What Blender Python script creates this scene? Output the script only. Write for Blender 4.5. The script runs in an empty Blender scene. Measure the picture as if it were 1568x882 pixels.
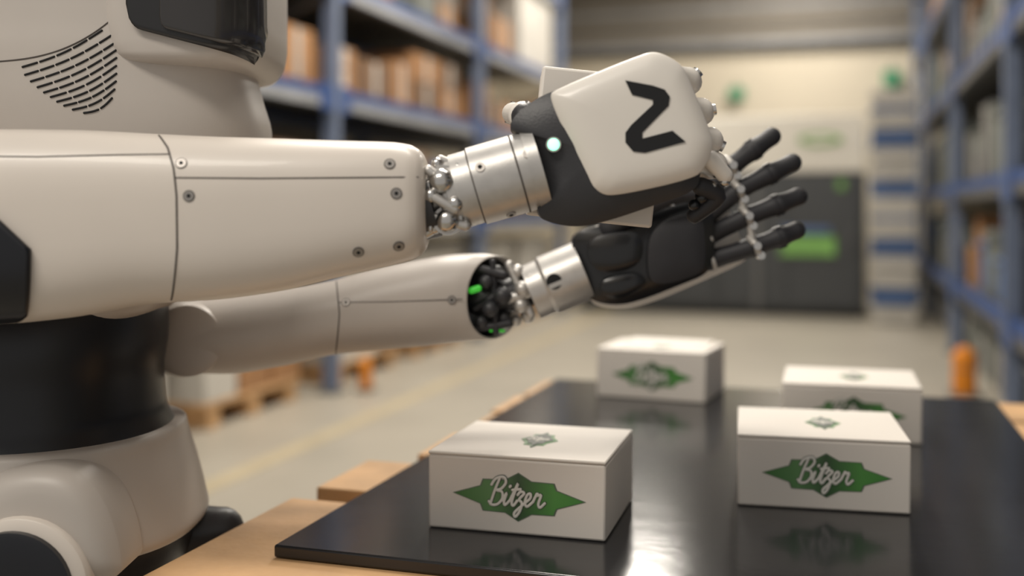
import bpy, math, random, bmesh
from mathutils import Vector, Matrix, Euler
random.seed(7)
sc = bpy.context.scene
COL = sc.collection

# ------------------------------------------------------------------ materials
def lin(c):
    c = c/255.0
    return c/12.92 if c <= 0.04045 else ((c+0.055)/1.055)**2.4
def rgb(r, g, b): return (lin(r), lin(g), lin(b), 1)

def mat(name, col, rough=0.5, metal=0.0, var=0.06, scale=12, bump=0.0, coat=0.0, emit=None, es=1.0, bscale=None):
    m = bpy.data.materials.new(name); m.use_nodes = True
    nt = m.node_tree; b = nt.nodes['Principled BSDF']
    tc = nt.nodes.new('ShaderNodeTexCoord')
    n = nt.nodes.new('ShaderNodeTexNoise'); n.inputs['Scale'].default_value = scale; n.inputs['Detail'].default_value = 5
    nt.links.new(tc.outputs['Object'], n.inputs['Vector'])
    r = nt.nodes.new('ShaderNodeValToRGB')
    c = rgb(*col)
    r.color_ramp.elements[0].position = 0.3; r.color_ramp.elements[1].position = 0.7
    r.color_ramp.elements[0].color = tuple(max(0, x*(1-var)) for x in c[:3])+(1,)
    r.color_ramp.elements[1].color = tuple(min(1, x*(1+var)) for x in c[:3])+(1,)
    nt.links.new(n.outputs['Fac'], r.inputs['Fac'])
    nt.links.new(r.outputs['Color'], b.inputs['Base Color'])
    b.inputs['Roughness'].default_value = rough
    b.inputs['Metallic'].default_value = metal
    b.inputs['Coat Weight'].default_value = coat
    if bump:
        n2 = nt.nodes.new('ShaderNodeTexNoise'); n2.inputs['Scale'].default_value = bscale or scale*6
        nt.links.new(tc.outputs['Object'], n2.inputs['Vector'])
        bp = nt.nodes.new('ShaderNodeBump'); bp.inputs['Strength'].default_value = bump; bp.inputs['Distance'].default_value = 0.01
        nt.links.new(n2.outputs['Fac'], bp.inputs['Height']); nt.links.new(bp.outputs['Normal'], b.inputs['Normal'])
    if emit:
        b.inputs['Emission Color'].default_value = rgb(*emit); b.inputs['Emission Strength'].default_value = es
    return m

M = {}
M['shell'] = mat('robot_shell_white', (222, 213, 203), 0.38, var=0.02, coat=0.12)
M['shell_shaded'] = mat('robot_shell_shaded', (190, 183, 176), 0.42, var=0.02)  # the white shell again, shade of the dimmer parts put into its colour
M['panel'] = mat('hand_panel_white', (238, 232, 223), 0.34, var=0.01, coat=0.15)
M['black'] = mat('robot_black_plastic', (22, 23, 26), 0.30, coat=0.25)
M['blackmatte'] = mat('finger_rubber', (42, 42, 46), 0.55, scale=60)
M['darkgrey'] = mat('hand_dark_grey', (52, 52, 55), 0.42, scale=80, bump=0.05)
M['navy'] = mat('waist_cover', (14, 17, 25), 0.35, scale=5)
M['seam'] = mat('seam_dark', (84, 78, 74), 0.8)
M['slot'] = mat('speaker_slot', (24, 24, 26), 0.8)
M['silver'] = mat('satin_aluminium', (200, 197, 193), 0.40, 0.7, scale=90, bump=0.02)
M['chrome'] = mat('chrome', (205, 203, 200), 0.22, 1.0)
M['strap'] = mat('tendon_strap', (196, 192, 186), 0.45, 0.3)
M['screw'] = mat('screw_steel', (165, 160, 155), 0.4, 0.7)
M['led'] = mat('led_green', (200, 255, 225), 0.3, emit=(120, 250, 185), es=3.0)
M['ledg'] = mat('led_pure_green', (50, 160, 50), 0.4, emit=(60, 180, 50), es=0.6)
M['glass'] = mat('visor_frame_black', (24, 24, 26), 0.35, coat=0.2)
M['lens'] = mat('visor_lens_glass', (46, 44, 44), 0.22, coat=0.4)
M['logo'] = mat('print_black', (16, 16, 18), 0.4)
M['box'] = mat('carton_white', (230, 223, 214), 0.55, var=0.015, scale=8)
M['textw'] = mat('print_white', (228, 225, 217), 0.5)
M['textd'] = mat('print_dark_green', (36, 52, 38), 0.5)
M['mat'] = mat('black_table_mat', (29, 30, 33), 0.16, var=0.25, scale=7, bump=0.02, bscale=25)
M['wood'] = mat('pallet_wood', (200, 160, 115), 0.65, var=0.22, scale=9, bump=0.15)
M['steel'] = mat('painted_steel', (104, 104, 104), 0.5, 0.3)
M['blue'] = mat('rack_blue', (52, 80, 134), 0.5, var=0.1)
M['postblue'] = mat('rack_post_grey_blue', (110, 122, 146), 0.5, var=0.1)
M['beamgrey'] = mat('rack_beam_grey', (160, 162, 166), 0.5, var=0.2, scale=3)
M['card'] = mat('cardboard', (170, 126, 86), 0.8, var=0.15, scale=3)
M['card2'] = mat('cardboard_dark', (118, 90, 66), 0.8, var=0.2, scale=3)
M['crate'] = mat('crate_grey', (118, 122, 116), 0.6, var=0.2, scale=4)
M['crateblue'] = mat('crate_blue', (80, 106, 150), 0.5, var=0.15, scale=3)
M['white'] = mat('wrap_white', (200, 196, 188), 0.5, var=0.1, scale=4)
M['orange'] = mat('safety_orange', (222, 134, 24), 0.5)
M['mach'] = mat('machine_dark', (66, 68, 70), 0.45, var=0.08, scale=2)
M['machw'] = mat('machine_white', (222, 217, 205), 0.5, var=0.03, scale=2)
M['screen'] = mat('machine_screen', (100, 142, 72), 0.5, emit=(120, 165, 80), es=0.2, var=0.35, scale=5)
M['green'] = mat('sign_green', (70, 140, 104), 0.5, emit=(60, 160, 110), es=0.1)
M['wall'] = mat('wall_paint', (220, 210, 190), 0.8, var=0.05, scale=1)
M['walld'] = mat('wall_upper_cladding', (150, 143, 132), 0.8, var=0.1, scale=1)
M['floor'] = mat('concrete_floor', (172, 165, 151), 0.42, var=0.09, scale=1.3, bump=0.02)
M['line'] = mat('floor_paint', (190, 176, 146), 0.5, var=0.1, scale=4)
M['ceil'] = mat('ceiling_sheet', (122, 118, 112), 0.8)
M['badgeedge'] = mat('badge_border', (96, 112, 92), 0.45)

bm_ = mat('badge_green', (60, 120, 58), 0.35)
nt = bm_.node_tree; b = nt.nodes['Principled BSDF']
tc = nt.nodes.new('ShaderNodeTexCoord'); sp = nt.nodes.new('ShaderNodeSeparateXYZ'); nt.links.new(tc.outputs['Generated'], sp.inputs[0])
rp = nt.nodes.new('ShaderNodeValToRGB')
e = rp.color_ramp.elements; e[0].position = 0; e[0].color = rgb(62, 118, 54); e[1].position = 1; e[1].color = rgb(68, 136, 60)
x = e.new(0.28); x.color = rgb(96, 142, 88); x = e.new(0.5); x.color = rgb(56, 84, 54); x = e.new(0.78); x.color = rgb(84, 148, 70)
nt.links.new(sp.outputs['X'], rp.inputs['Fac']); nt.links.new(rp.outputs['Color'], b.inputs['Base Color'])
M['badge'] = bm_

# ------------------------------------------------------------------ mesh helpers
def empty(name, loc=(0, 0, 0), rz=0):
    o = bpy.data.objects.new(name, None); COL.objects.link(o)
    o.location = loc; o.rotation_euler = (0, 0, rz); o.empty_display_size = 0.1
    return o

def obj(name, verts, faces, m, parent=None, sharp=35, smooth=True):
    me = bpy.data.meshes.new(name)
    me.from_pydata([tuple(v) for v in verts], [], faces); me.update()
    ms = m if isinstance(m, (list, tuple)) else [m]
    for k in ms: me.materials.append(M[k])
    if smooth:
        me.shade_smooth()
        me.set_sharp_from_angle(angle=math.radians(sharp))
    o = bpy.data.objects.new(name, me); COL.objects.link(o)
    if parent: o.parent = parent
    return o

def bevel(o, w, seg=2):
    b = o.modifiers.new('bevel', 'BEVEL'); b.width = w; b.segments = seg; b.limit_method = 'ANGLE'; b.angle_limit = math.radians(40)
    return o

class MB:
    """collects boxes / swept tubes in one mesh with several materials"""
    def __init__(s): s.v = []; s.f = []; s.mi = []; s.ms = []
    def idx(s, m):
        if m not in s.ms: s.ms.append(m)
        return s.ms.index(m)
    def box(s, c, d, m, rz=0, rx=0, ry=0):
        n = len(s.v); R = Euler((rx, ry, rz)).to_matrix(); c = Vector(c)
        for sx in (-.5, .5):
            for sy in (-.5, .5):
                for sz in (-.5, .5):
                    s.v.append(c+R@Vector((sx*d[0], sy*d[1], sz*d[2])))
        for f in ((0,1,3,2),(4,6,7,5),(0,4,5,1),(2,3,7,6),(0,2,6,4),(1,5,7,3)):
            s.f.append(tuple(n+i for i in f)); s.mi.append(s.idx(m))
    def raw(s, vf, m):
        n = len(s.v); s.v += [Vector(p) for p in vf[0]]
        for f in vf[1]: s.f.append(tuple(n+i for i in f)); s.mi.append(s.idx(m))
    def build(s, name, parent=None, bev=0, sharp=35, loc=None, rz=0):
        o = obj(name, s.v, s.f, s.ms, parent, sharp)
        for p, i in zip(o.data.polygons, s.mi): p.material_index = i
        if bev: bevel(o, bev)
        if loc: o.location = loc
        o.rotation_euler = (0, 0, rz)
        return o

def catmull(pts, n=6):
    out = []
    P = [Vector(p) for p in pts]
    for i in range(len(P)-1):
        p0 = P[max(i-1, 0)]; p1 = P[i]; p2 = P[i+1]; p3 = P[min(i+2, len(P)-1)]
        for j in range(n):
            t = j/n
            out.append(0.5*((2*p1)+(-p0+p2)*t+(2*p0-5*p1+4*p2-p3)*t*t+(-p0+3*p1-3*p2+p3)*t**3))
    out.append(P[-1]); return out

def tube(pts, rad, seg=16, round_ends=True, smooth=0):
    P = [Vector(p) for p in pts]
    R = list(rad) if isinstance(rad, (list, tuple)) else [rad]*len(P)
    if smooth:
        comb = catmull([(p.x, p.y, p.z) for p in P], smooth)
        rr = []
        for i in range(len(P)-1):
            for j in range(smooth): rr.append(R[i]+(R[i+1]-R[i])*j/smooth)
        rr.append(R[-1]); P = comb; R = rr
    def tan(i):
        a = P[max(i-1, 0)]; b2 = P[min(i+1, len(P)-1)]
        return (b2-a).normalized()
    t0 = tan(0); up = Vector((0, 0, 1)) if abs(t0.z) < 0.9 else Vector((1, 0, 0))
    nrm = t0.cross(up).normalized()
    lst = []
    for i in range(len(P)):
        t = tan(i); nrm = (nrm-t*nrm.dot(t)).normalized(); lst.append((P[i], t, nrm.copy(), R[i]))
    full = []
    if round_ends:
        p, t, n, r = lst[0]
        for k in (80, 60, 40, 20):
            a = math.radians(k); full.append((p-t*r*math.sin(a), t, n, r*math.cos(a)))
    full += lst
    if round_ends:
        p, t, n, r = lst[-1]
        for k in (20, 40, 60, 80):
            a = math.radians(k); full.append((p+t*r*math.sin(a), t, n, r*math.cos(a)))
    V = []; F = []
    for p, t, n, r in full:
        bn = t.cross(n)
        for s in range(seg):
            a = 2*math.pi*s/seg; V.append(p+n*r*math.cos(a)+bn*r*math.sin(a))
    for i in range(len(full)-1):
        for s in range(seg):
            s2 = (s+1) % seg
            F.append((i*seg+s, i*seg+s2, (i+1)*seg+s2, (i+1)*seg+s))
    F.append(tuple(reversed(range(seg)))); F.append(tuple((len(full)-1)*seg+s for s in range(seg)))
    return V, F

def ball(c, r, seg=18, rings=10, sc_=(1, 1, 1)):
    V = []; F = []
    for i in range(rings+1):
        a = math.pi*i/rings
        for s in range(seg):
            b2 = 2*math.pi*s/seg
            V.append(Vector(c)+Vector((r*sc_[0]*math.sin(a)*math.cos(b2), r*sc_[1]*math.sin(a)*math.sin(b2), r*sc_[2]*math.cos(a))))
    for i in range(rings):
        for s in range(seg):
            s2 = (s+1) % seg
            F.append((i*seg+s, (i+1)*seg+s, (i+1)*seg+s2, i*seg+s2))
    return V, F

def chaikin(pts, it=3, w=0.25):
    for _ in range(it):
        o = []
        for i in range(len(pts)):
            a = pts[i]; b2 = pts[(i+1) % len(pts)]
            o.append((a[0]*(1-w)+b2[0]*w, a[1]*(1-w)+b2[1]*w)); o.append((a[0]*w+b2[0]*(1-w), a[1]*w+b2[1]*(1-w)))
        pts = o; w = 0.25
    return pts

def plate(out, y0, y1, dome=0.0, back=0.0, power=4):
    """outline (x,z); wall from y1 (far) to y0 (near); rounded faces both sides"""
    cx = sum(p[0] for p in out)/len(out); cz = sum(p[1] for p in out)/len(out)
    V = []; F = []; N = len(out); rings = []
    def ring(s, y): rings.append([(cx+(p[0]-cx)*s, y, cz+(p[1]-cz)*s) for p in out])
    S = [0.0, .3, .5, .65, .78, .88, .95, 0.985, 1.0]
    for s in S: ring(max(s, .001), y1+back*(1-s**power))
    for s in reversed(S): ring(max(s, .001), y0-dome*(1-s**power))
    for r in rings: V += r
    for i in range(len(rings)-1):
        for s in range(N):
            s2 = (s+1) % N
            F.append((i*N+s, i*N+s2, (i+1)*N+s2, (i+1)*N+s))
    return V, F

def interp(st, x):
    """monotone cubic interpolation of station tables"""
    n = len(st)
    if x <= st[0][0]: return list(st[0][1:])
    if x >= st[-1][0]: return list(st[-1][1:])
    for i in range(n-1):
        if st[i][0] <= x <= st[i+1][0]: break
    h = st[i+1][0]-st[i][0]; t = (x-st[i][0])/h; res = []
    for k in range(1, len(st[0])):
        def sl(j): return (st[j+1][k]-st[j][k])/(st[j+1][0]-st[j][0])
        def m(j):
            if j <= 0: return sl(0)
            if j >= n-1: return sl(n-2)
            a, b2 = sl(j-1), sl(j)
            return 0 if a*b2 <= 0 else 2*a*b2/(a+b2)
        m0, m1 = m(i), m(i+1)
        res.append((2*t**3-3*t*t+1)*st[i][k]+(t**3-2*t*t+t)*h*m0+(-2*t**3+3*t*t)*st[i+1][k]+(t**3-t*t)*h*m1)
    return res

def se(a, n):
    c, s = math.cos(a), math.sin(a)
    return math.copysign(abs(c)**(2/n), c), math.copysign(abs(s)**(2/n), s)

# ------------------------------------------------------------------ camera
YAW = math.atan(625/2000)
cam_d = bpy.data.cameras.new('camera'); cam = bpy.data.objects.new('camera', cam_d); COL.objects.link(cam)
cam.location = (0, 0, 1.12); cam.rotation_euler = (math.radians(90), 0, YAW)
cam_d.sensor_width = 36; cam_d.lens = 37.5; cam_d.shift_y = -148/1920
cam_d.clip_start = 0.05
cam_d.dof.use_dof = True; cam_d.dof.focus_distance = 0.97; cam_d.dof.aperture_fstop = 2.05
sc.camera = cam

# ------------------------------------------------------------------ room
FX0, FX1, FY0, FY1, CH = -4.6, 2.4, -1.5, 14.2, 4.8
r = MB(); r.box(((FX0+FX1)/2, (FY0+FY1)/2, -0.05), (FX1-FX0, FY1-FY0, 0.1), 'floor'); r.build('floor')
r = MB(); r.box((-2.45, 7, 0.002), (0.10, 13, 0.004), 'line'); r.build('floor_marking_line')
r = MB(); r.box(((FX0+FX1)/2, FY1+.05, 1.6), (FX1-FX0, .1, 3.2), 'wall')
r.box(((FX0+FX1)/2, FY1+.05, 4.0), (FX1-FX0, .1, 1.6), 'walld')
for i in range(7): r.box(((FX0+FX1)/2, FY1-.03, 3.3+i*.22), (FX1-FX0, .06, .06), 'ceil' if i % 2 else 'beamgrey')
r.box(((FX0+FX1)/2, FY1-.06, 3.2), (FX1-FX0, .12, .05), 'steel')
r.build('wall_back')
r = MB(); r.box((FX0-.05, (FY0+FY1)/2, 2.4), (.1, FY1-FY0, 4.8), 'wall'); r.build('wall_left')
r = MB(); r.box((FX1+.05, (FY0+FY1)/2, 2.4), (.1, FY1-FY0, 4.8), 'wall'); r.build('wall_right')
r = MB(); r.box(((FX0+FX1)/2, (3.0+FY1)/2, CH+.05), (FX1-FX0, FY1-3.0, .1), 'ceil')
for i in range(5): r.box(((FX0+FX1)/2, 4+i*2.2, CH-.1), (FX1-FX0, .12, .2), 'steel')
r.build('ceiling')

def area(name, loc, sx, sy, power, col=(1, .93, .83), rot=(0, 0, 0), parent=None):
    l = bpy.data.lights.new(name, 'AREA'); l.shape = 'RECTANGLE'; l.size = sx; l.size_y = sy; l.energy = power; l.color = col
    o = bpy.data.objects.new(name, l); COL.objects.link(o); o.location = loc; o.rotation_euler = rot
    if parent: o.parent = parent
    return o
for i, (x, y, p) in enumerate([(-1.5, 3.6, 110), (-1.5, 6.4, 140), (-1.95, 10.2, 100), (-.5, 12.4, 95)]):  # last one is unseen, added to brighten the dark back wall
    e_ = empty('ceiling_lamp' if i == 0 else 'ceiling_lamp.%03d' % i, (x, y, 4.3))
    mb = MB(); mb.box((0, 0, .06), (.7, 1.5, .08), 'steel'); mb.box((0, -.6, .25), (.02, .02, .5), 'steel'); mb.box((0, .6, .25), (.02, .02, .5), 'steel')
    mb.build('housing', e_); area('tube_light', (0, 0, 0), .65, 1.4, p, parent=e_)
for i, (x, y, z, p, rx, ry) in enumerate([(-.3, 1.7, 3.0, 22, 0, 0), (-.9, -.6, 2.9, 30, 35, -8)]):  # unseen panel lights added as soft fill, overhead and behind the camera
    e_ = empty('fill_lamp' if i == 0 else 'fill_lamp.%03d' % i, (x, y, z))
    e_.rotation_euler = (math.radians(rx), math.radians(ry), 0)
    mb = MB(); mb.box((0, 0, .06), (1.3, .5, .08), 'steel'); mb.box((0, 0, .9 if z == 3.0 else .2), (.03, .03, 1.7 if z == 3.0 else .3), 'steel')
    mb.build('housing', e_); area('panel_light', (0, 0, 0), 1.2, .45, p, parent=e_)

w = bpy.data.worlds.new('world'); sc.world = w; w.use_nodes = True
bg = w.node_tree.nodes['Background']; bg.inputs[0].default_value = (1.0, .955, .90, 1); bg.inputs[1].default_value = 0.44

# ------------------------------------------------------------------ racks
def rack(name, xf, depth, posts, levels, sgn, pm, bm1, bm2):
    mb = MB(); xb = xf+sgn*depth
    for y in posts:
        for xx in (xf, xb):
            mb.box((xx, y, 2.2), (.08, .08, 4.4), pm); mb.box((xx, y, .01), (.14, .14, .02), 'steel')
        for k in range(5):
            mb.box(((xf+xb)/2, y, .5+k*.85), (depth, .03, .04), 'steel', ry=(.45 if k % 2 else -.45))
    for z in levels:
        for i in range(len(posts)-1):
            y0, y1 = posts[i], posts[i+1]
            for xx in (xf, xb):
                mb.box((xx, (y0+y1)/2, z+.03), (.05, y1-y0-.1, .06), bm1); mb.box((xx, (y0+y1)/2, z-.03), (.045, y1-y0-.1, .06), bm2)
            mb.box((xf-sgn*.03, y0+.12, z), (.012, .14, .16), 'blue'); mb.box((xf-sgn*.03, y1-.12, z), (.012, .14, .16), 'blue')
            mb.box(((xf+xb)/2, (y0+y1)/2, z+.05), (depth-.08, y1-y0-.1, .02), 'steel')
    return mb.build(name)
LP = [0.4, 3.15, 5.9, 8.65, 11.4]
rack('pallet_rack', -3.0, 1.1, LP, [1.0, 1.80, 2.5, 3.4], -1, 'postblue', 'blue', 'beamgrey')
RP = [0.2, 3.1, 6.0, 9.0, 12.0, 13.8]
rack('pallet_rack.001', .82, 1.1, RP, [.5, 1.25, 2.05, 2.9, 3.7], 1, 'postblue', 'blue', 'steel')

def goods(name, xf, depth, spans, z, hmax, kinds, sgn, dens=.85, wmin=.3, wmax=.6, extra=None):
    mb = MB()
    for y0, y1 in spans:
        y = y0
        while y < y1-wmin:
            wy = min(random.uniform(wmin, wmax), y1-y)
            if random.random() < dens:
                nst = random.choice([1, 1, 2]); hh = random.uniform(.5, 1)*hmax/nst; zz = z
                for k in range(nst):
                    kd = random.choice(kinds); dx = random.uniform(.6, .9)*depth
                    mb.box((xf+sgn*(.06+dx/2), y+wy/2, zz+hh/2), (dx, wy*.93, hh*.97), kd)
                    if kd in ('crate', 'crateblue'):
                        mb.box((xf+sgn*.05, y+wy/2, zz+hh*.9), (.03, wy*.97, hh*.08), kd)
                    else:
                        mb.box((xf+sgn*.055, y+wy/2, zz+hh/2), (.004, .06, hh*.9), 'white')
                    zz += hh
            y += wy+.03
    if extra: mb.box(*extra)
    return mb.build(name, bev=.006)
LS = [(.5, 3.05), (3.25, 5.8), (6.0, 8.55), (8.75, 11.3)]
LS2 = LS[:3]+[(8.75, 9.9)]
for z, hm, kinds, nm, sp_, ex in [(1.075, .5, ['crate', 'card2', 'crateblue'], 'storage_crates', LS, None), (1.875, .42, ['card', 'card', 'card2', 'card2'], 'cardboard_boxes', LS, None),
                     (2.575, .6, ['card2', 'crate', 'card', 'crate'], 'cardboard_boxes.001', LS2, ((-3.5, 10.6, 2.96), (.9, 1.2, .76), 'white')), (3.475, .7, ['card', 'crate'], 'cardboard_boxes.002', LS, None)]:
    goods(nm, -3.0, .95, sp_, z, hm, kinds, -1, .9 if z < 3 else .7, extra=ex)
mb = MB()
for s0, s1 in LS:
    for y in (s0+.1, s0+1.4):
        for k in range(3): mb.box((-3.5, y+.1+k*.4, .05), (.85, .1, .1), 'wood')
        for k in range(6): mb.box((-3.87+k*.148, y+.5, .12), (.12, 1.0, .03), 'wood')
        yy = y
        for k in range(3):
            mb.box((-3.5, yy+.16, .27), (.85, .30, .27), random.choice(['card', 'card2', 'white'])); yy += .335
        mb.box((-3.5, y+.5, .62), (.84, .95, .4), random.choice(['crate', 'crate', 'white']))
mb.build('pallet_goods', bev=.006)
RS = [(.3, 3.0), (3.2, 5.9), (6.1, 8.9), (9.1, 11.9), (12.1, 13.7)]
RS2 = [(.3, 3.0), (3.2, 5.9), (6.1, 8.2), (9.1, 11.9), (12.1, 13.7)]
for z, hm, kinds, nm, sp_ in [(.02, .4, ['crate', 'steel'], 'storage_crates.001', RS), (.575, .5, ['crate', 'steel', 'crate', 'crateblue'], 'storage_crates.002', RS2), (1.325, .55, ['crate', 'steel', 'crate'], 'storage_crates.003', RS),
                     (2.125, .6, ['card2', 'crate', 'steel'], 'storage_crates.004', RS), (2.975, .6, ['card', 'crate'], 'cardboard_boxes.003', RS)]:
    goods(nm, .82, .95, sp_, z, hm, kinds, 1, .92)

def bollard(name, loc, h, rad):
    mb = MB()
    mb.raw(tube([(0, 0, .02), (0, 0, h-rad)], rad, 20), 'orange'); mb.box((0, 0, .01), (rad*2.6, rad*2.6, .02), 'steel')
    mb.raw(tube([(0, 0, h*.55), (0, 0, h*.58)], rad*1.02, 20, False), 'steel')
    return mb.build(name, loc=loc)
bollard('rack_post_protector', (.68, 6.9, 0), .30, .068)
bollard('rack_post_protector.001', (-2.82, 6.0, 0), .2, .04)

# ------------------------------------------------------------------ machine at aisle end
mc = empty('packaging_machine', (-1.3, 11.5, 0))
mb = MB()
mb.box((0, .6, .78), (3.0, 1.2, 1.44), 'mach'); mb.box((0, .6, 1.8), (3.0, 1.2, .6), 'machw'); mb.box((0, .62, .03), (2.9, 1.1, .06), 'black')
mb.build('cabinet', mc, bev=.02)
mb = MB()
for k, xx in enumerate((-1.12, -.37, .38, 1.08)):
    mb.box((xx, -.015, .78), (.7, .03, 1.34), 'mach'); mb.box((xx+.28, -.045, .8), (.03, .04, .25), 'steel')
mb.box((.42, -.03, .78), (.07, .05, 1.44), 'steel')
mb.build('doors', mc, bev=.008)
mb = MB(); mb.box((.92, -.04, .74), (.56, .03, .20), 'screen'); mb.box((.9, -.035, .9), (.5, .03, .06), 'crateblue'); mb.build('display', mc)
mb = MB(); mb.box((1.26, -.04, 1.37), (.08, .03, .10), 'screen'); mb.build('status_light', mc)
V, F = plate([(.22*math.cos(a*math.pi/12), .06*math.sin(a*math.pi/12)) for a in range(24)], -.02, 0)
o = obj('logo_plate', V, F, 'screen', mc); o.location = (1.05, 0, 1.84)
V, F = plate([(.14*math.cos(a*math.pi/12), .03*math.sin(a*math.pi/12)) for a in range(24)], -.026, 0)
o = obj('logo_plate_inner', V, F, 'machw', mc); o.location = (1.05, 0, 1.84)

mb = MB()
for k in range(13):
    mb.box((.45, 11.2, .09+k*.175), (.40, .55, .15), 'crateblue' if k % 3 == 1 else 'white'); mb.box((.45, 11.2, .155+k*.175), (.43, .58, .03), 'crateblue' if k % 2 else 'white')
mb.build('crate_stack', bev=.005)
mb = MB(); mb.box((0, 0, .14), (.36, .4, .28), 'card'); mb.box((0, -.201, .14), (.05, .004, .28), 'orange'); mb.box((.02, .02, .40), (.3, .32, .22), 'card')
mb.build('cardboard_box', bev=.004, loc=(1.07, 8.6, .562))
mb = MB(); mb.box((0, 0, .0), (.2, .06, .16), 'green'); mb.box((0, .02, .12), (.02, .02, .1), 'steel'); mb.build('exit_sign', bev=.01, loc=(-1.35, 14.1, 2.62))
mb = MB(); mb.box((0, 0, .0), (.2, .06, .2), 'green'); mb.box((0, .02, .14), (.02, .02, .1), 'steel'); mb.build('exit_sign.001', bev=.01, loc=(.55, 14.1, 2.75))

# ------------------------------------------------------------------ packing table
pt = empty('packing_table', (-.14, 1.42, 0))
ZT = .80
def L(x, y): return x+.14, y-1.42
mb = MB()
cx, cy = L(-.14, 1.425)
mb.box((cx, cy, ZT-.006), (.76, 1.045, .012), 'mat'); o = mb.build('black_top', pt, bev=.002)
mb = MB()
pl = [(.79, 1.10, -.61), (1.15, 1.295, -.605), (1.345, 1.49, -.555), (1.51, 1.655, -.55), (1.675, 1.82, -.56), (1.84, 2.0, -.555)]
for y0, y1, xl in pl:
    xr = .35 if y0 < 1.7 else .36
    c0, c1 = L((xl+xr)/2, (y0+y1)/2)
    mb.box((c0, c1, ZT-.024), (xr-xl, y1-y0, .022), 'wood')
for xx in (-.5, -.14, .24):
    c0, c1 = L(xx, 1.4); mb.box((c0, c1, ZT-.08), (.1, 1.2, .09), 'wood')
for yy in (.86, 1.4, 1.93):
    c0, c1 = L(-.13, yy); mb.box((c0, c1, ZT-.136), (.93, .12, .022), 'wood')
mb.build('pallet_boards', pt, bev=.002)
mb = MB()
for xx in (-.5, .26):
    for yy in (.9, 1.9):
        c0, c1 = L(xx, yy); mb.box((c0, c1, .32), (.06, .06, .64), 'steel')
for yy in (.9, 1.9):
    c0, c1 = L(-.12, yy); mb.box((c0, c1, .62), (.8, .05, .05), 'steel'); mb.box((c0, c1, .15), (.8, .04, .04), 'steel')
for xx in (-.5, .26):
    c0, c1 = L(xx, 1.4); mb.box((c0, c1, .62), (.05, 1.0, .05), 'steel')
mb.build('frame', pt, bev=.003)

# ------------------------------------------------------------------ white cartons with badge
BADGE = [(-1, 0), (-.58, .38), (-.54, .66), (-.20, .68), (0, 1), (.20, .68), (.54, .66), (.58, .38), (1, 0),
         (.58, -.38), (.54, -.66), (.20, -.68), (0, -1), (-.20, -.68), (-.54, -.66), (-.58, -.38)]
STROKES = [
 [(.42, 2.0), (.2, 1.1), (.02, 0)],
 [(-.2, 1.5), (.1, 2.0), (.75, 2.15), (1.05, 1.75), (.75, 1.25), (.35, 1.1), (.85, 1.0), (1.0, .5), (.7, .05), (.2, -.05), (-.15, .2)],
 [(1.05, .35), (1.3, .95), (1.2, .3), (1.35, .0), (1.7, .4)], [(1.47, 1.42), (1.52, 1.5)],
 [(1.7, .4), (2.15, 1.75), (1.95, .8), (1.9, .2), (2.1, 0), (2.35, .4)], [(1.75, 1.2), (2.45, 1.3)],
 [(2.3, .85), (2.5, 1.1), (2.85, 1.0), (2.5, .5), (2.8, .25), (2.75, -.4), (2.45, -.85), (2.3, -.55), (2.7, -.1), (3.1, .3)],
 [(3.1, .3), (3.45, .65), (3.4, 1.0), (3.15, .9), (3.05, .35), (3.3, 0), (3.75, .4)],
 [(3.75, .4), (3.98, 1.08), (4.05, .9), (4.35, .95), (4.25, .3), (4.45, 0), (4.8, .35)]]
def lettering(name, width, radius, m, parent, loc, rot, vs=1.0):
    s = width/5.0; mb = MB()
    for st in STROKES:
        pts = [((x-2.35+.22*(y-.7))*s, 0, (y-.65)*s*1.12*vs) for x, y in st]
        V, F = tube(pts, radius, 8, True, smooth=4 if len(pts) > 2 else 0)
        mb.raw(([Vector((v.x, v.y*.35, v.z)) for v in V], F), m)
    o = mb.build(name, parent); o.location = loc; o.rotation_euler = rot
    return o
def badge(parent, wid, hei, loc, rot, tag, text=True):
    V, F = plate([(p[0]*wid/2, p[1]*hei/2) for p in BADGE], -.0003, .0003)
    o = obj('badge_border_'+tag, V, F, 'badgeedge' if text else 'badge', parent, smooth=False); o.location = loc; o.rotation_euler = rot
    up = Euler(rot).to_matrix()@Vector((0, -1, 0))
    if text:
        V, F = plate([(p[0]*(wid/2-.0025), p[1]*(hei/2-.0012)) for p in BADGE], -.0006, .0003)
        o = obj('badge_'+tag, V, F, 'badge', parent, smooth=False); o.location = loc; o.rotation_euler = rot
        lettering('lettering_outline_'+tag, wid*.42, wid*.0135, 'textd', parent, Vector(loc)+up*.0007, rot)  # printed dark outline beneath the white letters
        lettering('lettering_'+tag, wid*.42, wid*.0098, 'textw', parent, Vector(loc)+up*.0015, rot)
    else:
        V, F = plate([(p[0]*wid/2*.78, p[1]*hei/2*.78) for p in BADGE], -.0009, .0003)
        o = obj('badge_inner_'+tag, V, F, 'crate', parent, smooth=False); o.location = loc; o.rotation_euler = rot
        lettering('lettering_'+tag, wid*.58, wid*.02, 'textw', parent, Vector(loc)+up*.0011, rot, vs=1.5)
def carton(i, x, y, z, rz, W=.18, D=.158, H=.077, flap=0.0):
    e_ = empty('product_box' if i == 0 else 'product_box.%03d' % i, (x, y, z), rz)
    mb = MB(); mb.box((0, 0, (H-.0035)/2), (W, D, H-.0035), 'box'); mb.build('body', e_, bev=.0026)
    mb = MB(); mb.box((0, 0, H-.0017), (W+.0002, D+.0002, .0032), 'box', rx=flap); mb.build('lid', e_, bev=.0014)
    badge(e_, W*.75, W*.265, (W*.02, -D/2-.0002, H*.48), (0, 0, 0), 'front')
    badge(e_, W*.22, W*.42, (W*.03, -.002, H+.0002), (math.radians(-90), 0, 0), 'top', text=False)
    return e_
carton(0, -.312, 1.080, ZT+.0003, math.radians(1.5), W=.181)
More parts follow.
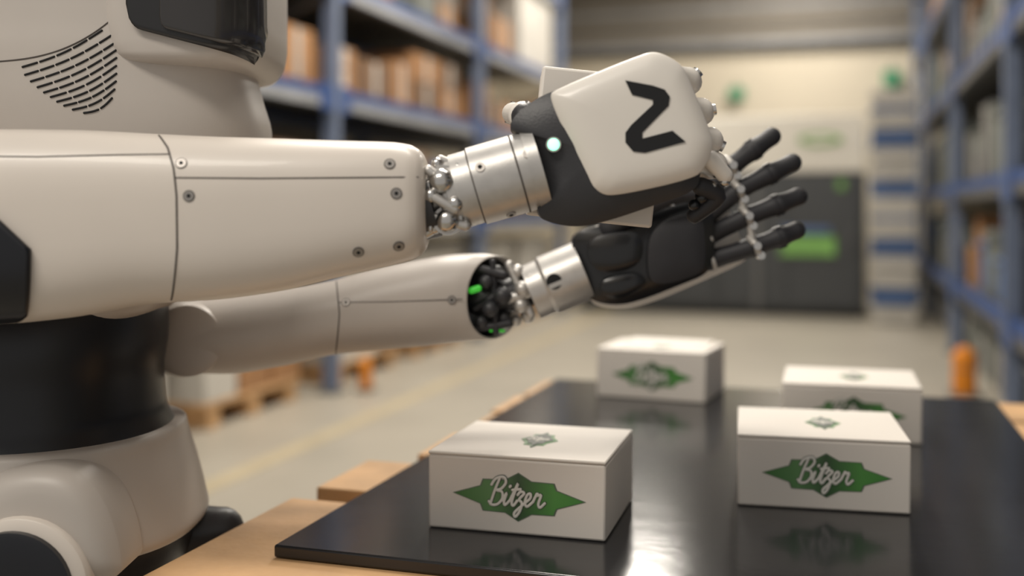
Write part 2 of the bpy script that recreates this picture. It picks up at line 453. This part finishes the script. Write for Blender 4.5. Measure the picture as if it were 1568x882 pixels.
carton(1, -.030, 1.262, ZT+.0003, math.radians(5), W=.178, D=.165)
b3 = carton(2, -.305, 1.848, ZT+.0003, math.radians(-6), W=.188, D=.146, H=.083)
mb = MB(); mb.box((.004, .03, .0845), (.150, .078, .003), 'box', rx=math.radians(1.5)); mb.build('tuck_flap', b3, bev=.001)
carton(3, .006, 1.625, ZT+.0003, math.radians(1), W=.184, D=.165)

# ------------------------------------------------------------------ humanoid robot
# robot frame: x = forward (where the arms reach), y = away toward its left arm, z up.
rob = empty('humanoid_robot', (-.790, .8847, 0), YAW)
class Side:
    """side-elevation drawing plane: drawing units -> metres in robot frame"""
    def __init__(s, k, y, dist): s.k = k; s.y = y; s.dist = dist
    def __call__(s, x, y, off=0.0): return Vector(((x-784)*s.k+.49, s.y+off, 1.12+(320-y)*s.k))
    def xz(s, pts, q=1.0):
        return [(((x-784)*s.k*q+.49), 1.12+(320-y)*s.k*q) for x, y in pts]
NA = Side(.000551, -.18, .9); FA = Side(.000735, .12, 1.2); TO = Side(.000661, 0.0, 1.08)

class Limb:
    def __init__(s, side, st, n=2.7): s.side = side; s.st = st; s.n = n
    def vf(s, xs, seg=56, inset=1.0, caps=(True, True)):
        V = []; F = []
        for x in xs:
            top, bot, hd, sh = interp(s.st, x)
            cz = (top+bot)/2; hh = (bot-top)/2*inset
            for q in range(seg):
                cc, ss = se(2*math.pi*q/seg, s.n)
                V.append(s.side(x-sh*cc, cz-hh*ss, -hd*inset*cc))
        for i in range(len(xs)-1):
            for q in range(seg):
                q2 = (q+1) % seg
                F.append((i*seg+q, (i+1)*seg+q, (i+1)*seg+q2, i*seg+q2))
        if caps[0]: F.append(tuple(range(seg)))
        if caps[1]: F.append(tuple(reversed([(len(xs)-1)*seg+q for q in range(seg)])))
        return V, F
    def _f(s, x, y):
        top, bot, hd, sh = interp(s.st, x)
        cz = (top+bot)/2; hh = (bot-top)/2; u = min(1, abs(y-cz)/hh)
        return hd*(1-u**s.n)**(1/s.n)
    def front(s, x, y, off=0.0):
        """point on the outer (near) face; drawing measured on that face"""
        q = 1-s._f(x, y)/s.side.dist
        x = 784+(x-784)*q; y = 320+(y-320)*q
        return s.side(x, y, -s._f(x, y)-off)

def rng(a, b, n): return [a+(b-a)*i/(n-1) for i in range(n)]

# --- near arm
near = Limb(NA, [(-215, 300, 400, .03, 0), (-205, 245, 455, .05, 0), (-170, 212, 490, .062, 0), (-60, 200, 500, .066, 0), (0, 199, 496, .066, 0), (120, 200, 484, .065, 0), (246, 206, 463, .062, 0), (330, 210, 458, .060, 0),
                 (430, 213, 445, .057, 0), (530, 216, 422, .053, 0), (600, 218, 406, .049, 0), (628, 222, 399, .047, 0), (643, 230, 392, .044, 0), (652, 244, 382, .039, 0), (656, 262, 368, .033, 0)], n=2.9)
V, F = near.vf(rng(-215, -170, 8)+rng(-160, 600, 50)+rng(604, 656, 26))
obj('near_arm_shell', V, F, 'shell', rob, sharp=60)
mb = MB()
def seam(pts, rad=.0007, limb=near, n=10):
    P = []
    for i in range(len(pts)-1):
        for j in range(n): t = j/n; P.append(limb.front(pts[i][0]*(1-t)+pts[i+1][0]*t, pts[i][1]*(1-t)+pts[i+1][1]*t))
    P.append(limb.front(*pts[-1])); mb.raw(tube(P, rad, 8), 'seam')
seam([(247, 208), (258, 226), (266, 258), (270, 300), (271, 380), (266, 458)], .0008)
seam([(267, 272), (400, 273), (640, 271)], .0006)
seam([(-160, 238), (60, 240), (180, 237), (260, 236)], .0006)
mb.build('near_arm_seams', rob)
def screws(name, lst, limb, r=7.5):
    mb = MB()
    for x, y in lst:
        p = limb.front(x, y); p2 = limb.front(x, y+4); p3 = limb.front(x+4, y)
        nrm = (p3-p).cross(p2-p).normalized()
        if nrm.y > 0: nrm = -nrm
        rr = r*limb.side.k
        mb.raw(tube([p-nrm*.001, p+nrm*.0005], rr*1.12, 20, False), 'seam')
        mb.raw(tube([p-nrm*.001, p+nrm*.0009], rr*.95, 20, False), 'screw')
        mb.raw(tube([p+nrm*.0005, p+nrm*.0011], rr*.42, 6, False), 'slot')
    mb.build(name, rob)
screws('near_arm_screws', [(278, 250), (597, 251), (289, 300), (607, 296), (549, 386), (611, 377)], near)
cols = rng(-140, 48, 28); V = []; F = []
for x in cols:
    tp = 336+x*.95 if x > 0 else 336+x*.5
    bt = 492-max(0, x)*.10-max(0, x-38)*.8
    for j in range(14): V.append(near.front(x, tp+(bt-tp)*j/13, .0025))
for i in range(len(cols)-1):
    for j in range(13): F.append((i*14+j, i*14+j+1, (i+1)*14+j+1, (i+1)*14+j))
o = obj('near_elbow_pad', V, F, 'navy', rob); s_ = o.modifiers.new('s', 'SOLIDIFY'); s_.thickness = .005; s_.offset = 0

# --- near wrist mechanism
mb = MB()
A = NA(712, 290); B = NA(822, 258); ax = (B-A).normalized()
mb.raw(tube([A+ax*.010, B], .0335, 48, False), 'silver')
mb.raw(tube([A-ax*.006, A+ax*.009], .0318, 48, False), 'silver')
mb.raw(tube([A+ax*.0088, A+ax*.0104], .0322, 48, False), 'seam')
mb.raw(tube([B-ax*.016, B-ax*.0145], .0339, 48, False), 'seam')
mb.raw(tube([B-ax*.006, B+ax*.004], .0348, 48, False), 'silver')
mb.raw(tube([A-ax*.0062, A-ax*.0064], .027, 32, False), 'black')
mb.raw(tube([A-ax*.014, A-ax*.006], .0300, 48, False), 'silver')
mb.raw(tube([A-ax*.0141, A-ax*.0143], .026, 32, False), 'black')
for x, y in ((737, 258), (808, 238), (783, 328)):
    p = NA(x, y); t = (p-A).dot(ax); c = A+ax*t; q = p-c; h = q.length; yy = -math.sqrt(max(0, .0335**2-h*h)); q = p+Vector((0, yy, 0)); nr = (q-c).normalized()
    mb.raw(tube([q-nr*.001, q+nr*.0008], .0042, 18, False), 'screw'); mb.raw(tube([q, q+nr*.0011], .002, 6, False), 'slot')
mb.build('near_wrist_sleeve', rob, sharp=30)
mb = MB()
mb.raw(tube([NA(640, 315), NA(700, 293)], .017, 24), 'silver')
mb.raw(tube([NA(640, 315), NA(664, 309)], .030, 30, False), 'darkgrey')
for x, y, rr, dy in ((680, 279, 20, -.024), (688, 337, 18, -.022), (664, 300, 12, -.026), (700, 312, 13, -.026), (668, 347, 11, -.015), (672, 252, 10, -.014), (704, 258, 9, -.02), (714, 343, 10, -.018)):
    mb.raw(ball(NA(x, y, dy), rr*.000551), 'chrome')
for (a, b2, rr, dy) in (((660, 262), (712, 300), 8, -.024), ((660, 330), (715, 345), 8, -.02), ((684, 285), (690, 330), 10, -.022), ((655, 285), (700, 275), 11, -.018), ((655, 355), (700, 330), 9, -.014), ((664, 300), (700, 320), 8, -.028), ((676, 244), (722, 262), 6, -.012), ((662, 270), (662, 350), 5, -.02)):
    mb.raw(tube([NA(a[0], a[1], dy), NA(b2[0], b2[1], dy)], rr*.000551, 14), 'chrome' if rr % 2 else 'silver')
for x, y, rr, dy in ((682, 279, 25, -.018), (688, 337, 22, -.018)):
    mb.raw(tube([NA(x, y, dy-.004), NA(x, y, dy+.03)], rr*.000551, 24, False), 'silver')
    mb.raw(tube([NA(x, y, dy-.0105), NA(x, y, dy)], rr*.55*.000551, 6, False), 'screw')
mb.build('near_wrist_joint', rob)

# --- near hand: dark body + white back panel
out = chaikin(NA.xz([(776, 196), (800, 166), (843, 141), (910, 125), (990, 108), (1040, 130), (1072, 215), (1070, 262), (1064, 293), (1000, 314), (940, 335), (888, 348), (848, 343), (820, 330), (828, 290), (822, 240), (800, 208)]), 3)
V, F = plate(out, -.192, -.150, dome=.014, back=.006, power=3)
obj('near_hand_body', V, F, 'darkgrey', rob, sharp=50)
out = chaikin(NA.xz([(840, 148), (850, 139), (984, 84), (1006, 81), (1038, 98), (1050, 116), (1089, 212), (1088, 232), (1076, 258), (1060, 274), (940, 301), (916, 296), (900, 284), (868, 214)], .985), 3)
V, F = plate(out, -.203, -.190, dome=.010, power=7)
obj('near_hand_panel', V, F, 'panel', rob, sharp=60)
LG = [(958, 123), (1000, 131), (1018, 137), (1026, 148), (1024, 162), (1014, 172), (984, 203), (984, 212), (1030, 200), (1050, 217), (988, 234), (970, 232), (958, 218), (958, 203), (967, 191), (1000, 160), (1000, 153), (968, 145)]
def flat_poly(name, pts2, y0, y1, m, parent):
    me = bpy.data.meshes.new(name); bm = bmesh.new()
    vs = [bm.verts.new((p[0], y0, p[1])) for p in pts2]; f = bm.faces.new(vs)
    r_ = bmesh.ops.extrude_face_region(bm, geom=[f])
    for v in [g for g in r_['geom'] if isinstance(g, bmesh.types.BMVert)]: v.co.y = y1
    bmesh.ops.recalc_face_normals(bm, faces=bm.faces)
    bmesh.ops.triangulate(bm, faces=[f for f in bm.faces if len(f.verts) > 4])
    bm.to_mesh(me); bm.free(); me.materials.append(M[m])
    o = bpy.data.objects.new(name, me); COL.objects.link(o); o.parent = parent; return o
flat_poly('near_hand_emblem', NA.xz(LG, .963), -.2138, -.2120, 'logo', rob)
mb = MB()
mb.raw(tube([NA(846, 224, -.018), NA(846, 224, -.0275)], .0062, 24, False), 'silver')
mb.raw(ball(NA(846, 224, -.0270), .0050, sc_=(1, .5, 1)), 'led')
mb.build('near_hand_led', rob)
def finger(mb, P, rads, body, joint='chrome'):
    """phalanges with visible hinge pins"""
    for i in range(len(P)-1):
        a, b2 = Vector(P[i]), Vector(P[i+1]); d = (b2-a)
        r0, r1 = rads[i], rads[i+1]
        n = 9; pts = [a+d*(.08+.84*j/(n-1)) for j in range(n)]
        rr = [(r0+(r1-r0)*j/(n-1))*(1-.10*math.sin(math.pi*j/(n-1))) for j in range(n)]
        mb.raw(tube(pts, rr, 18), body if isinstance(body, str) else body[min(i, len(body)-1)])
        if i > 0:
            side_ = d.cross(Vector((0, 1, 0)))
            side_ = side_.normalized() if side_.length > 1e-5 else Vector((0, 0, 1))
            mb.raw(tube([a-side_*r0*1.02, a+side_*r0*1.02], r0*.42, 12, False), joint)
mb = MB()
u = .000551
for (x, y) in ((1044, 114), (1064, 162), (1079, 208), (1085, 246)):
    finger(mb, [NA(x-20, y-2, .004), NA(x+18, y+5, .022), NA(x+24-(x-1048)*.3, y+12, .078), NA(x-10-(x-1048)*.6, y+18, .124), NA(x-42-(x-1048), y+20, .131)], [.0105, .0118, .0098, .009, .0075], ['panel', 'panel', 'blackmatte', 'blackmatte'])
finger(mb, [NA(838, 200, .015), NA(802, 172, .030), NA(784, 160, .080), NA(812, 168, .122)], [.012, .0125, .010, .008], ['darkgrey', 'panel', 'blackmatte'])
for x, y, rr, dy in ((1100, 264, 10, .0), (1110, 278, 8, .0), (1092, 286, 9, .004), (1078, 302, 11, .01), (1066, 314, 9, .01)):
    mb.raw(ball(NA(x, y, dy), rr*u), 'chrome' if y < 290 else 'black')
mb.raw(tube([NA(1075, 285, .004), NA(1102, 300, .01), NA(1070, 330, .02)], [.008, .008, .007], 14, smooth=5), 'blackmatte')
mb.raw(tube([NA(1086, 244, -.004), NA(1110, 268, .0)], [.008, .007], 14), 'panel')
mb.build('near_hand_fingers', rob)

# held box: gripped between palm and fingers
hb = carton(4, 0, 0, 0, 0, W=.110, D=.132, H=.072)
c = NA(920, 221, .035)
c_w = Matrix.Translation(rob.location) @ Matrix.Rotation(YAW, 4, 'Z') @ c
Rm = Matrix.Rotation(YAW, 3, 'Z') @ Matrix.Rotation(math.radians(6), 3, 'Y') @ Matrix.Rotation(math.radians(-90), 3, 'X')
hb.rotation_euler = Rm.to_euler(); hb.location = c_w

# --- far arm
far = Limb(FA, [(246, 500, 530, .015, 0), (252, 484, 548, .03, 0), (266, 470, 562, .042, 0), (292, 461, 570, .05, 0), (350, 455, 571, .052, 0), (430, 444, 560, .052, 0), (515, 428, 542, .051, 0), (570, 413, 536, .050, 0), (640, 398, 530, .049, 5),
                (700, 389, 523, .048, 22), (735, 388, 520, .047, 36), (757, 391, 519, .045, 42)], n=2.15)
V, F = far.vf(rng(246, 292, 10)+rng(300, 640, 30)+rng(646, 757, 20), caps=(True, False))
seg = 56
def cuff(x, inset, dx):
    top, bot, hd, sh = interp(far.st, x); cz = (top+bot)/2; hh = (bot-top)/2*inset
    return [far.side(x+dx-sh*inset*se(2*math.pi*q/seg, far.n)[0], cz-hh*se(2*math.pi*q/seg, far.n)[1], -hd*inset*se(2*math.pi*q/seg, far.n)[0]) for q in range(seg)]
base = len(V)-seg
for ins, dx in ((.985, 2), (.95, 1), (.94, -10)):
    nv = len(V); V += cuff(757, ins, dx)
    for q in range(seg):
        q2 = (q+1) % seg; F.append((base+q, nv+q, nv+q2, base+q2))
    base = nv
obj('far_arm_shell', V, F, 'shell_shaded', rob, sharp=60)
V = cuff(757, .94, -9)+cuff(757, .90, -50); F = [(q, seg+q, seg+(q+1) % seg, (q+1) % seg) for q in range(seg)]+[tuple(reversed(range(seg, 2*seg)))]
obj('far_arm_cuff_bore', V, F, 'black', rob, sharp=60)
mb = MB()
seam([(515, 431), (520, 480), (516, 540)], .0007, far); seam([(518, 463), (600, 462), (708, 458)], .0005, far)
mb.build('far_arm_seams', rob)
screws('far_arm_screws', [(530, 463), (692, 459)], far, 5.5)
mb = MB()
u2 = .000735
V, F = plate([(FA(306, 514).x+.0385*math.cos(a*math.pi/24), FA(306, 514).z+.0385*math.sin(a*math.pi/24)) for a in range(48)], .072, .10, dome=.003, power=6)
obj('far_elbow_cap', V, F, 'shell_shaded', rob, sharp=50)
mb.raw(tube([FA(735, 458, 0), FA(800, 448, 0)], .019, 24), 'darkgrey')
for x, y, rr, dy in ((745, 430, 12, -.02), (752, 470, 13, -.024), (770, 450, 14, -.026), (738, 490, 10, -.02), (772, 485, 11, -.012), (762, 415, 10, -.012)):
    mb.raw(ball(FA(x, y, dy), rr*u2), 'darkgrey')
for a, b2, rr in (((735, 410), (770, 420), 7), ((730, 500), (780, 492), 6), ((728, 470), (760, 450), 6), ((755, 400), (760, 505), 5)):
    mb.raw(tube([FA(a[0], a[1], -.018), FA(b2[0], b2[1], -.02)], rr*u2, 12), 'blackmatte')
mb.raw(tube([FA(724, 441, -.034), FA(734, 438, -.034)], 5*u2, 12), 'ledg')
mb.raw(tube([FA(752, 503, -.02), FA(772, 505, -.01)], 2.0*u2, 12), 'ledg')
for x, y, rr, dy in ((793, 415, 11, -.01), (800, 440, 13, -.022), (798, 465, 12, -.02), (808, 482, 11, -.01), (790, 490, 9, -.004), (812, 425, 9, -.02)):
    mb.raw(ball(FA(x, y, dy), rr*u2), 'silver')
mb.raw(tube([FA(780, 405, -.01), FA(812, 478, -.018)], 7*u2, 14), 'silver')
mb.raw(tube([FA(778, 455, -.02), FA(815, 445, -.02)], 8*u2, 14), 'silver')
A = FA(812, 448); B = FA(893, 414); ax = (B-A).normalized()
mb.raw(tube([A, A+ax*.018, A+ax*.022, B], [.0315, .0315, .034, .034], 40, False), 'silver')
mb.raw(tube([A-ax*.0004, A-ax*.0008], .026, 40, False), 'black')
p = FA(847, 428, -.0322)
mb.raw(tube([p+Vector((0, .008, 0)), p+Vector((0, -.0016, 0))], 12*u2, 24, False), 'slot')
mb.build('far_wrist', rob, sharp=30)

# --- far hand (palm towards the camera side)
out = chaikin(FA.xz([(872, 372), (884, 352), (930, 344), (985, 330), (1050, 300), (1078, 305), (1092, 340), (1090, 392), (1080, 418), (1040, 434), (985, 456), (945, 466), (905, 460), (884, 436)]), 3)
V, F = plate(out, .104, .135, dome=.008, back=.004, power=3)
obj('far_hand_palm', V, F, 'black', rob, sharp=50)
out = chaikin(FA.xz([(890, 380), (905, 345), (1060, 290), (1110, 290), (1150, 392), (1144, 404), (1085, 430), (985, 473), (930, 475), (900, 463)]), 3)
V, F = plate(out, .138, .150, dome=.002, back=.012, power=4)
obj('far_hand_back_shell', V, F, 'panel', rob, sharp=60)
mb = MB()
for o_, dd, m_ in (([(990, 345), (1060, 322), (1072, 345), (1074, 405), (1060, 420), (1000, 436), (985, 415)], -.030, 'blackmatte'),
                   ([(895, 362), (970, 350), (982, 372), (975, 405), (930, 418), (900, 405)], -.030, 'black'),
                   ([(915, 424), (972, 412), (990, 432), (950, 455), (920, 452)], -.029, 'black')):
    V, F = plate(chaikin(FA.xz(o_), 3), .12+dd, .112, dome=.004, power=3); mb.raw((V, F), m_)
mb.build('far_hand_palm_pads', rob, sharp=50)
mb = MB()
FG = [[(1062, 312), (1116, 256), (1150, 230), (1182, 208)], [(1068, 342), (1127, 292), (1175, 267), (1214, 248)],
      [(1076, 364), (1140, 332), (1186, 314), (1223, 300)], [(1080, 400), (1152, 377), (1190, 363), (1219, 352)]]
for k, f in enumerate(FG):
    offs = (.0, -.010, -.012, -.006)
    finger(mb, [FA(x, y, offs[i]) for i, (x, y) in enumerate(f)], [.0120, .0112, .0120, .0105], 'blackmatte', joint='darkgrey')
    x, y = f[1]
    # knuckle bracket: flat strap across the finger with a pivot on each side
    mb.raw(tube([FA(x-8, y-13, -.013), FA(x-1, y-2, -.0225), FA(x+7, y+13, -.013)], 5.5*u2, 12, smooth=4), 'strap')
    mb.raw(tube([FA(x-1, y-2, -.030), FA(x-1, y-2, -.015)], 6*u2, 14, False), 'chrome')
    mb.raw(tube([FA(x+8, y+13, -.020), FA(x+8, y+13, -.006)], 6*u2, 14, False), 'chrome')
    x, y = f[0]; mb.raw(tube([FA(x+6, y-11, -.010), FA(x+9, y, -.0155), FA(x+13, y+11, -.010)], 3.5*u2, 10, smooth=4), 'strap')
for i in range(3):
    a = FG[i][1]; b2 = FG[i+1][1]; mb.raw(tube([FA(a[0]+4, a[1]+8, -.014), FA(b2[0]-4, b2[1]-8, -.014)], 5.5*u2, 10), 'strap')
finger(mb, [FA(930, 352, -.01), FA(968, 322, -.03), FA(1020, 300, -.042), FA(1062, 296, -.045)], [.014, .012, .011, .009], 'blackmatte')
mb.build('far_hand_fingers', rob)

# --- torso, head module, waist, hips (vertical lofts)
class Column:
    def __init__(s, st, n): s.st = st; s.n = n     # st: (drawing_y, x_left, x_right, half depth)
    def pt(s, y, ang, off=0.0):
        l, r_, hd = interp(s.st, y)
        cc, ss = se(ang, s.n); cx_ = (l+r_)/2; hw = (r_-l)/2*TO.k+off
        c0 = TO(cx_, y); return Vector((c0.x+hw*cc, (hd+off)*ss, c0.z))
    def vf(s, ys, seg=72):
        V = []; F = []
        for y in ys:
            for q in range(seg): V.append(s.pt(y, 2*math.pi*q/seg))
        for i in range(len(ys)-1):
            for q in range(seg):
                q2 = (q+1) % seg; F.append((i*seg+q, (i+1)*seg+q, (i+1)*seg+q2, i*seg+q2))
        F.append(tuple(range(seg))); F.append(tuple(reversed([(len(ys)-1)*seg+q for q in range(seg)])))
        return V, F
    def face(s, x, y, off=0.0):
        """point of the near face, drawing measured on that face"""
        q = 1.0
        for _ in range(6):
            xx = 784+(x-784)*q; yy = 320+(y-320)*q
            l, r_, hd = interp(s.st, yy); cx_ = (l+r_)/2; hw = (r_-l)/2
            t = max(-.97, min(.97, (xx-cx_)/hw)); c_ = math.copysign(abs(t)**(s.n/2), t)
            a = -math.acos(c_); p = s.pt(yy, a, off); q = 1+p.y/TO.dist
        return p
chest = Column([(-330, -120, 260, .05), (-300, -150, 310, .08), (-120, -190, 362, .108), (60, -200, 378, .112), (100, -200, 382, .114), (150, -198, 394, .114), (205, -190, 408, .112), (300, -170, 405, .108), (400, -120, 340, .104), (455, -80, 268, .10), (478, -60, 240, .095)], 3.0)
V, F = chest.vf(rng(-330, 478, 70)); obj('chest_shell', V, F, 'shell_shaded', rob, sharp=60)
head = Column([(-250, 230, 330, .06), (-240, 205, 370, .09), (-200, 190, 405, .112), (-100, 185, 424, .118), (60, 190, 424, .119), (88, 196, 420, .119), (104, 205, 412, .118), (114, 220, 400, .114), (119, 236, 384, .10)], 3.4)
V, F = head.vf(rng(-250, -200, 10)+rng(-190, 80, 30)+rng(84, 119, 18)); obj('head_shell', V, F, 'shell_shaded', rob, sharp=60)
def wrap(col, name, x0, x1, ytop, ybot, off, m, n=48, rows=22, th=.006):
    V = []; F = []
    for i in range(n):
        t = i/(n-1); x = x0+(x1-x0)*t; yt = ytop; yb = ybot(t)
        for j in range(rows): V.append(col.face(x, yt+(yb-yt)*j/(rows-1), off))
    for i in range(n-1):
        for j in range(rows-1): F.append((i*rows+j, i*rows+j+1, (i+1)*rows+j+1, (i+1)*rows+j))
    o = obj(name, V, F, m, rob, sharp=50); s_ = o.modifiers.new('s', 'SOLIDIFY'); s_.thickness = th; s_.offset = 0
    return o
def rc(t, e):
    d = min(t, 1-t)/e
    return 0 if d >= 1 else 1-math.sqrt(max(0, 1-(1-d)**2))
wrap(head, 'visor_frame', 197, 399, -110, lambda t: 40+50*min(1, t*1.1)-34*rc(t, .10), .003, 'glass')
wrap(head, 'visor_lens', 246, 386, -100, lambda t: 42+38*t-14*rc(t, .08), .0055, 'lens')
LE = [(32, 103), (36, 115), (45, 125), (55, 134), (65, 142), (75, 149), (85, 156), (96, 162), (109, 168), (126, 173)]
RE = [(158, 45), (172, 53), (178, 64), (180, 75), (180, 87), (180, 99), (180, 111), (179, 123), (177, 135), (173, 148)]
mb = MB()
for k in range(10):
    a, b2 = LE[k], RE[k]; ln = math.hypot(b2[0]-a[0], b2[1]-a[1]); ns = max(2, round(ln/26))
    for g in range(ns):
        P = []
        for j in range(5):
            t = (g+.10+.80*j/4)/ns
            x = a[0]+(b2[0]-a[0])*t+3*math.sin(math.pi*t); y = a[1]+(b2[1]-a[1])*t+6*math.sin(math.pi*t)
            P.append(chest.face(x, y, .0001))
        mb.raw(tube(P, .00105, 8), 'slot')
mb.build('speaker_slots', rob)
mb = MB()
P = []
for i in range(30):
    t = i/29; x = 205*t-5; y = 94-14*t-78*t**2.6
    P.append(chest.face(x, y, .0))
mb.raw(tube(P, .0007, 8), 'seam'); mb.build('chest_seam', rob)
waist = Column([(440, -165, 250, .12), (520, -160, 247, .13), (570, -154, 240, .128), (620, -156, 243, .13), (648, -165, 254, .137), (662, -170, 262, .14), (690, -170, 262, .14)], 2.1)
V, F = waist.vf(rng(440, 690, 40)); obj('waist_cover', V, F, 'navy', rob, sharp=50)
hip = Column([(650, -172, 262, .140), (654, -178, 268, .146), (672, -184, 272, .150), (720, -195, 286, .156), (770, -205, 299, .158), (796, -205, 304, .156), (804, -200, 300, .15)], 2.5)
V, F = hip.vf(rng(650, 672, 8)+rng(680, 804, 24)); obj('hip_shell', V, F, 'shell_shaded', rob, sharp=50)
under = Column([(800, -195, 292, .145), (850, -180, 280, .135), (900, -120, 220, .12)], 2.5)
V, F = under.vf(rng(800, 900, 12)); obj('pelvis_underside', V, F, 'darkgrey', rob, sharp=50)
mb = MB()
for i, yy in enumerate((-.085, .10)):
    mb.raw(tube([TO(50, 870, yy-.045), TO(50, 870, yy+.045)], .070, 40, True), 'black')
    mb.raw(tube([(.0, yy, .66), (.0, yy, .40), (0.0, yy, .10)], [.078, .062, .045], 30, smooth=5), 'shell_shaded')
    mb.raw(tube([(.0, yy-.05, .40), (.0, yy+.05, .40)], .05, 30), 'black')
    mb.box((.03, yy, .035), (.25, .10, .07), 'black')
mb.raw(tube([TO(180, 850, .04), TO(318, 834, .05)], [.045, .024], 30), 'darkgrey')
mb.build('legs', rob, sharp=40)
o_ = chaikin(TO.xz([(-60, 900), (-50, 768), (-10, 724), (60, 708), (120, 718), (158, 760), (184, 830), (190, 900)], .86), 3)
V, F = plate(o_, -.150, -.10, dome=.020, power=6); obj('hip_fairing', V, F, 'shell_shaded', rob, sharp=60)
def disc(cx_, cy_, rr, n=48): return TO.xz([(cx_+rr*math.cos(2*math.pi*a/n), cy_+rr*math.sin(2*math.pi*a/n)) for a in range(n)], .83)
V, F = plate(disc(22, 905, 108), -.178, -.14, dome=.006, power=6); obj('hip_hub_ring', V, F, 'shell', rob, sharp=60)
V, F = plate(disc(18, 908, 94), -.188, -.15, dome=.004, power=6); obj('hip_hub', V, F, 'navy', rob, sharp=60)
mb = MB()
mb.raw(tube([TO(-130, 180, -.18), TO(-130, 180, .26)], .062, 36), 'shell')
mb.raw(tube([TO(-130, 180, .20), TO(-40, 330, .20), FA(280, 516, 0)], [.065, .055, .045], 30, smooth=6), 'shell_shaded')
mb.raw(tube([TO(-130, 180, -.165), NA(-140, 350, 0)], [.06, .06], 30), 'shell')
mb.build('shoulders', rob)

sc.view_settings.view_transform = 'Standard'
